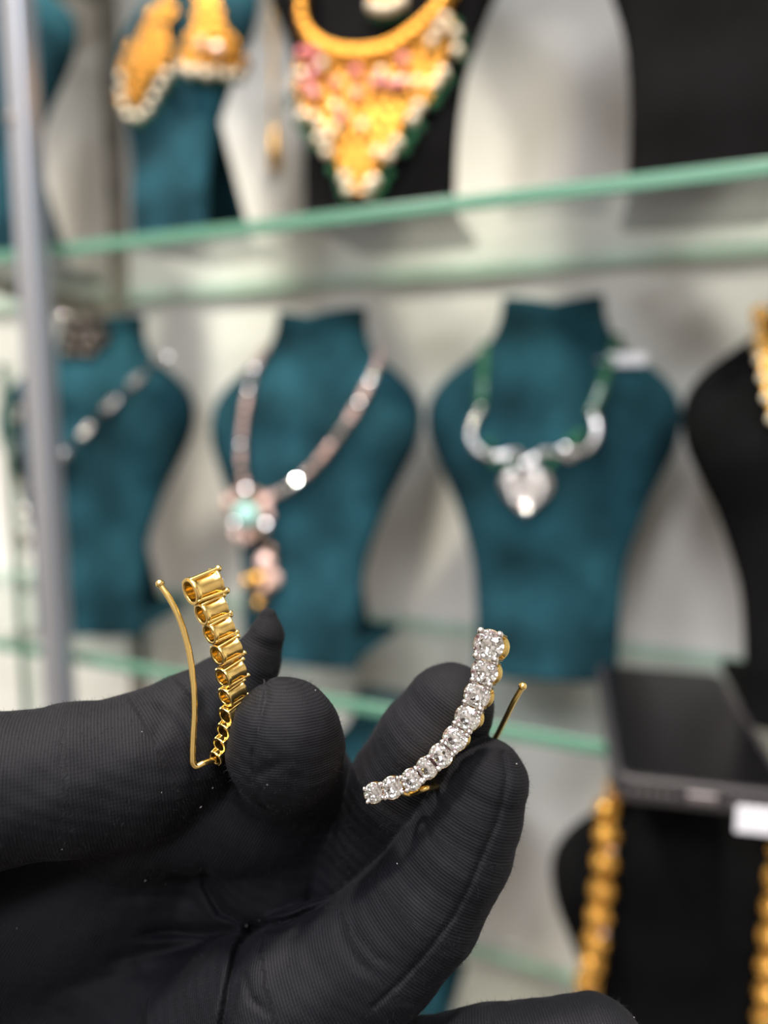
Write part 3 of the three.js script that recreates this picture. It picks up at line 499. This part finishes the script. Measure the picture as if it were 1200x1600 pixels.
{
  const { pos, tri } = handMesh, nv = pos.length / 3, nrm = new Float32Array(nv * 3), e = 0.25;
  for (let i = 0; i < nv; i++) {
    const p = [pos[i * 3], pos[i * 3 + 1], pos[i * 3 + 2]], g = [0, 0, 0];
    for (let k = 0; k < 3; k++) { const q = p.slice(), r = p.slice(); q[k] += e; r[k] -= e; g[k] = handD(q) - handD(r); }
    const l = Math.hypot(...g) || 1; nrm[i * 3] = g[0] / l; nrm[i * 3 + 1] = g[1] / l; nrm[i * 3 + 2] = g[2] / l;
  }
  // fabric coordinates: along and around each finger, flat over the palm
  const owner = (p) => { let k = -1, m = palmD(p) - 1.0; chainList.forEach(([, c], i) => { const d = chainD(c, p); if (d < m) { m = d; k = i; } }); return k; };
  const sub = (a, b) => [a[0] - b[0], a[1] - b[1], a[2] - b[2]], dot = (a, b) => a[0] * b[0] + a[1] * b[1] + a[2] * b[2], cross = (a, b) => [a[1] * b[2] - a[2] * b[1], a[2] * b[0] - a[0] * b[2], a[0] * b[1] - a[1] * b[0]], nor = (a) => { const l = Math.hypot(...a) || 1; return [a[0] / l, a[1] / l, a[2] / l]; };
  const chainUV = (ci, p) => {
    const c = chainList[ci][1]; let best = 1e9, bi = 0, bh = 0, len = 0, along = 0; const o = {};
    for (let i = 0; i + 1 < c.length; i++) { const d = capD(p, c[i], c[i + 1], o), L = Math.hypot(c[i + 1].x - c[i].x, c[i + 1].y - c[i].y, c[i + 1].z - c[i].z); if (d < best) { best = d; bi = i; bh = o.h; along = len + o.h * L; } len += L; }
    if (chainList[ci][0] === 'index') return [p[1] / 3.4, p[0] / 3.4, 1];
    const A = c[0], B = c[c.length - 1], T = nor([B.x - A.x, B.y - A.y, B.z - A.z]);
    const a = c[bi], b = c[bi + 1], t = nor([b.x - a.x, b.y - a.y, b.z - a.z]), ax = [0, 0, 1];
    let n = sub(ax, t.map((q) => q * dot(ax, t))); n = nor(n); const bt = cross(t, n);
    const ctr = [a.x + (b.x - a.x) * bh, a.y + (b.y - a.y) * bh, a.z + (b.z - a.z) * bh], r = sub(p, ctr), rl = Math.hypot(...r) || 1, end = Math.asin(Math.max(0, Math.min(1, dot(r, t) / rl))) * rl;
    return [(along + end) / 4.2, Math.atan2(dot(r, bt), -dot(r, n)) * 10.5 / 4.2];
  };
  const nt = tri.length / 3, P = new Float32Array(nt * 9), N = new Float32Array(nt * 9), UV = new Float32Array(nt * 6), base = at(150, 1500, 0.150);
  const ca = Math.cos(0.5), sa = Math.sin(0.5);
  for (let f = 0; f < nt; f++) {
    const ps = [0, 1, 2].map((k) => { const v = tri[f * 3 + k]; return [pos[v * 3], pos[v * 3 + 1], pos[v * 3 + 2]]; });
    const c = [0, 1, 2].map((k) => (ps[0][k] + ps[1][k] + ps[2][k]) / 3), ci = owner(c);
    let u0 = null;
    for (let k = 0; k < 3; k++) {
      const v = tri[f * 3 + k], w = toWorld(ps[k][0] / 1000, ps[k][1] / 1000, ps[k][2] / 1000).sub(base);
      P.set([w.x, w.y, w.z], f * 9 + k * 3);
      const nn = V(0, 0, 0).addScaledVector(RIGHT, nrm[v * 3]).addScaledVector(UPV, nrm[v * 3 + 1]).addScaledVector(FWD, nrm[v * 3 + 2]);
      N.set([nn.x, nn.y, nn.z], f * 9 + k * 3);
      let uv = ci < 0 ? [(ps[k][0] * ca - ps[k][1] * sa) / 4.2, (ps[k][0] * sa + ps[k][1] * ca) / 4.2] : chainUV(ci, ps[k]);
      if (ci >= 0 && uv.length < 3) { const per = 2 * Math.PI * 10.5 / 4.2; if (u0 === null) u0 = uv[1]; else uv[1] += per * Math.round((u0 - uv[1]) / per); }
      UV.set([uv[0], uv[1]], f * 6 + k * 2);
    }
  }
  const g = new THREE.BufferGeometry(); g.setAttribute('position', new THREE.BufferAttribute(P, 3)); g.setAttribute('normal', new THREE.BufferAttribute(N, 3)); g.setAttribute('uv', new THREE.BufferAttribute(UV, 2));
  const hand = thing('gloved_hand', 'left hand in a black knit glove, palm towards viewer, pinching two earrings', 'gloved hand', base);
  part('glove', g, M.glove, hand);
  // sleeve over the forearm, out of the frame to the lower left
  const s0 = toWorld(-0.118, -0.125, 0.150).sub(base), s1 = toWorld(-0.30, -0.30, 0.10).sub(base);
  const sl = part('sleeve', new THREE.LatheGeometry([[0.025, 0], [0.029, 0.004], [0.031, 0.02], [0.034, 0.10], [0.040, 0.22], [0.036, 0.25], [0.0, 0.252]].map(([r, y]) => new THREE.Vector2(r, y)), 32), M.thread, hand);
  sl.position.copy(s0); sl.quaternion.setFromUnitVectors(V(0, 1, 0), s1.clone().sub(s0).normalize());
  // short fibres standing off the knit
  const R = rng(77), NF = 42000, fib = new THREE.ConeGeometry(1, 1, 3, 1, true).translate(0, 0.5, 0), inst = new THREE.InstancedMesh(fib, M.fuzz, NF), mtx = new THREE.Matrix4(), q = new THREE.Quaternion();
  for (let i = 0; i < NF; i++) {
    const f = Math.floor(R() * nt), a = R(), b = R() * (1 - a), p = V(0, 0, 0), n = V(N[f * 9], N[f * 9 + 1], N[f * 9 + 2]);
    for (let k = 0; k < 3; k++) { const w = [a, b, 1 - a - b][k]; p.x += P[f * 9 + k * 3] * w; p.y += P[f * 9 + k * 3 + 1] * w; p.z += P[f * 9 + k * 3 + 2] * w; }
    n.add(V(R() - 0.5, R() - 0.5, R() - 0.5).multiplyScalar(1.6)).normalize();
    const L = 0.00028 + 0.001 * Math.pow(R(), 3), r = 0.000024 + 0.00001 * R();
    mtx.compose(p, q.setFromUnitVectors(V(0, 1, 0), n), V(r, L, r)); inst.setMatrixAt(i, mtx);
  }
  inst.name = 'fuzz'; inst.userData.kind = 'stuff'; inst.castShadow = inst.receiveShadow = true; hand.add(inst);
  const NL = 90, lint = new THREE.InstancedMesh(new THREE.CapsuleGeometry(1, 3, 2, 5), M.lint, NL);
  for (let i = 0; i < NL; i++) {
    const f = Math.floor(R() * nt), n = V(N[f * 9], N[f * 9 + 1], N[f * 9 + 2]), p = V(P[f * 9], P[f * 9 + 1], P[f * 9 + 2]).addScaledVector(n, 0.00006), r = 0.00003 + 0.00005 * Math.pow(R(), 3);
    mtx.compose(p, q.setFromUnitVectors(V(0, 1, 0), V(R() - 0.5, R() - 0.5, R() - 0.5).cross(n).normalize()), V(r, r, r)); lint.setMatrixAt(i, mtx);
  }
  lint.name = 'lint'; lint.userData.kind = 'stuff'; hand.add(lint);
  // stitches in the two visible seams
  const march = (px, py) => { let z = 100; const p = [0, 0, 0]; for (let k = 0; k < 200 && z < 170; k++) { p[0] = (px - W / 2) / FOCAL * z; p[1] = (H / 2 - py) / FOCAL * z; p[2] = z; const d = handD(p); if (d < 0.02) break; z += Math.max(0.03, d * 0.7); } return p; };
  for (const gi of [9, 11]) {
    const c = new THREE.CatmullRomCurve3(GROOVES[gi].p.map(([x, y]) => V(x, y, 0))), L = c.getLength(), n = Math.round(L / 11);
    for (let i = 0; i < n; i++) { const a = c.getPointAt((i + 0.15) / n), b = c.getPointAt((i + 0.8) / n), pa = march(a.x, a.y), pb = march(b.x, b.y); part('stitch', capsuleBetween(toWorld(pa[0] / 1000, pa[1] / 1000, pa[2] / 1000).sub(base), toWorld(pb[0] / 1000, pb[1] / 1000, pb[2] / 1000).sub(base), 0.00011, 5), M.thread, hand); }
  }
}

// ---------------------------------------------------------------- the two climber earrings
function brilliant(R) {                              // round brilliant, table towards +z, girdle at z = 0
  const rings = [[0.54, 0.32, 8, 0.5], [0.80, 0.19, 8, 0], [1.0, 0.03, 16, 0], [1.0, -0.03, 16, 0], [0.42, -0.55, 8, 0]];
  const pts = [], tris = [], start = [];
  for (const [r, z, n, off] of rings) { start.push(pts.length); for (let i = 0; i < n; i++) { const a = (i + off) / n * Math.PI * 2; pts.push([r * Math.cos(a), r * Math.sin(a), z]); } }
  const T = pts.push([0, 0, 0.32]) - 1, C = pts.push([0, 0, -0.86]) - 1;
  for (let i = 0; i < 8; i++) {
    const j = (i + 1) % 8, t0 = start[0] + i, t1 = start[0] + j, k0 = start[1] + i, k1 = start[1] + j, g = start[2], h = start[3], b0 = start[4] + i, b1 = start[4] + j;
    tris.push([T, t0, t1], [t0, k1, t1], [k0, k1, t0]);
    const G = (q) => g + (q + 16) % 16, Hh = (q) => h + (q + 16) % 16;
    tris.push([k0, G(2 * i), G(2 * i + 1)], [k0, G(2 * i + 1), k1], [k1, G(2 * i + 1), G(2 * i + 2)]);
    for (const s of [0, 1]) tris.push([G(2 * i + s), Hh(2 * i + s), Hh(2 * i + s + 1)], [G(2 * i + s), Hh(2 * i + s + 1), G(2 * i + s + 1)]);
    tris.push([Hh(2 * i), b0, Hh(2 * i + 1)], [Hh(2 * i + 1), b0, b1], [Hh(2 * i + 1), b1, Hh(2 * i + 2)], [C, b1, b0]);
  }
  const a = []; for (const t of tris) for (const v of t) a.push(pts[v][0] * R, pts[v][1] * R, pts[v][2] * R);
  const g = new THREE.BufferGeometry(); g.setAttribute('position', new THREE.Float32BufferAttribute(a, 3)); g.computeVertexNormals(); return g;
}
const gemUnit = brilliant(1);
const cupUnit = new THREE.LatheGeometry([[0.70, -1.28], [0.74, -1.32], [0.92, -1.32], [0.96, -1.28], [0.96, -1.10], [0.80, -1.04], [0.80, -0.24], [0.99, -0.08], [1.0, 0.02], [0.97, 0.02], [0.95, -0.08], [0.74, -0.4], [0.74, -1.0], [0.70, -1.14], [0.70, -1.28]].map(([r, y]) => new THREE.Vector2(r, y)), 28).rotateX(Math.PI / 2);
function earring(label, spots, normals, wire, ball, gemMat, tipMat) {
  const o = spots[Math.floor(spots.length / 2)].p, t = thing('climber_earring', label, 'earring', o, 'pair of climber earrings');
  spots.forEach((s, i) => {
    const n = normals[i], nx = spots[Math.min(i + 1, spots.length - 1)].p.clone().sub(spots[Math.max(i - 1, 0)].p).normalize();
    const yv = nx.addScaledVector(n, -nx.dot(n)).normalize().negate(), xv = new THREE.Vector3().crossVectors(yv, n);
    const q = new THREE.Quaternion().setFromRotationMatrix(new THREE.Matrix4().makeBasis(xv, yv, n));
    const cup = part('basket', cupUnit, M.gold, t); cup.position.copy(s.p).sub(o); cup.quaternion.copy(q); cup.scale.set(s.r, s.r, s.r * 1.5);
    for (let k = 0; k < 4; k++) {
      const a = (k + 0.5) * Math.PI / 2 + (k % 2 ? -0.12 : 0.12), c = Math.cos(a), sn = Math.sin(a), m = part('prong', prongUnit, M.gold, cup); m.rotation.z = a;
      const tip = part('prong_tip', sphGeo, tipMat, cup); tip.scale.set(0.23, 0.23, 0.15); tip.position.set(1.0 * c, 1.0 * sn, 0.15);
    }
    const g = part('stone', gemUnit, gemMat, t); g.position.copy(s.p).sub(o); g.quaternion.copy(q); g.scale.setScalar(s.r * 0.985); g.rotateZ(i * 0.7);
  });
  part('hook_wire', tube(wire.map((w) => w.clone().sub(o)), 0.0005, 160, 10), M.gold, t);
  const e = part('wire_ball', sphGeo, M.gold, t); e.position.copy(ball).sub(o); e.scale.setScalar(0.00072);
  return t;
}
const prongUnit = (() => { const g = new THREE.CapsuleGeometry(0.125, 1.36, 4, 8).rotateX(Math.PI / 2).rotateY(0.07).translate(0.98, 0, -0.52); return g; })();
const camN = (x, y, z) => V(0, 0, 0).addScaledVector(RIGHT, x).addScaledVector(UPV, y).addScaledVector(FWD, -z).normalize();
{
  const d1 = (i) => 0.1195 + 0.00022 * i;
  const raw = [[298, 919, 24], [315, 955, 19.5], [328, 986, 18.5], [340, 1020, 18.5], [348, 1056, 18], [352, 1087, 16.5], [352.5, 1117, 15.5], [349, 1141, 14.5], [343, 1163, 14], [337, 1184, 13]];
  const ns = raw.map((_, i) => camN(0.70 - 0.022 * i, 0.27 + 0.012 * i, -0.66 - 0.016 * i));
  const spots = raw.map(([x, y, r], i) => { const R = r / FOCAL * d1(i); return { p: at(x - 1, y + 6 - 0.5 * i, d1(i)).addScaledVector(ns[i], R * 1.3 * 1.5), r: R }; });
  const wire = [[336, 1186, 0.1215], [328, 1189, 0.1205], [317, 1193, 0.1195], [307, 1197, 0.119], [302, 1193, 0.1187], [301, 1180, 0.1186], [302, 1150, 0.1186], [304, 1110, 0.1187], [302, 1065, 0.1188], [295, 1015, 0.119], [280, 965, 0.1193], [263, 932, 0.1196], [251, 914, 0.1198]].map((a) => at(...a));
  earring('gold climber earring seen from the back, held by thumb and index finger', spots, ns, wire, at(250, 912, 0.1198), M.diamond, M.gold);
}
{
  const d2 = (i) => 0.1215 - 0.00012 * i;
  const raw = [[763.5, 1008, 23.5], [757, 1049, 20.5], [745.5, 1086, 20], [730.5, 1121.5, 19.5], [711, 1154, 18.5], [688.5, 1181, 17.5], [667, 1200, 16], [643.5, 1218, 15.5], [612, 1231, 15.5], [584, 1239, 14]];
  const ns = raw.map((_, i) => camN(-0.36 + 0.028 * i, 0.22 + 0.006 * i, 0.92));
  const spots = raw.map(([x, y, r], i) => ({ p: at(x, y, d2(i)), r: r * (1.06 + 0.008 * i) / FOCAL * d2(i) }));
  const wire = [[612, 1236, 0.1245], [640, 1240, 0.126], [664, 1232, 0.1225], [705, 1222, 0.135], [745, 1190, 0.141], [773, 1154, 0.1345], [790, 1122, 0.130], [804, 1094, 0.127], [816, 1074, 0.1252]].map((a) => at(...a));
  earring('climber earring of ten clear stones facing the viewer, held by two fingers', spots, ns, wire, at(816.5, 1072, 0.1252), M.diamond, M.silver);
}
renderer.render(scene, camera);
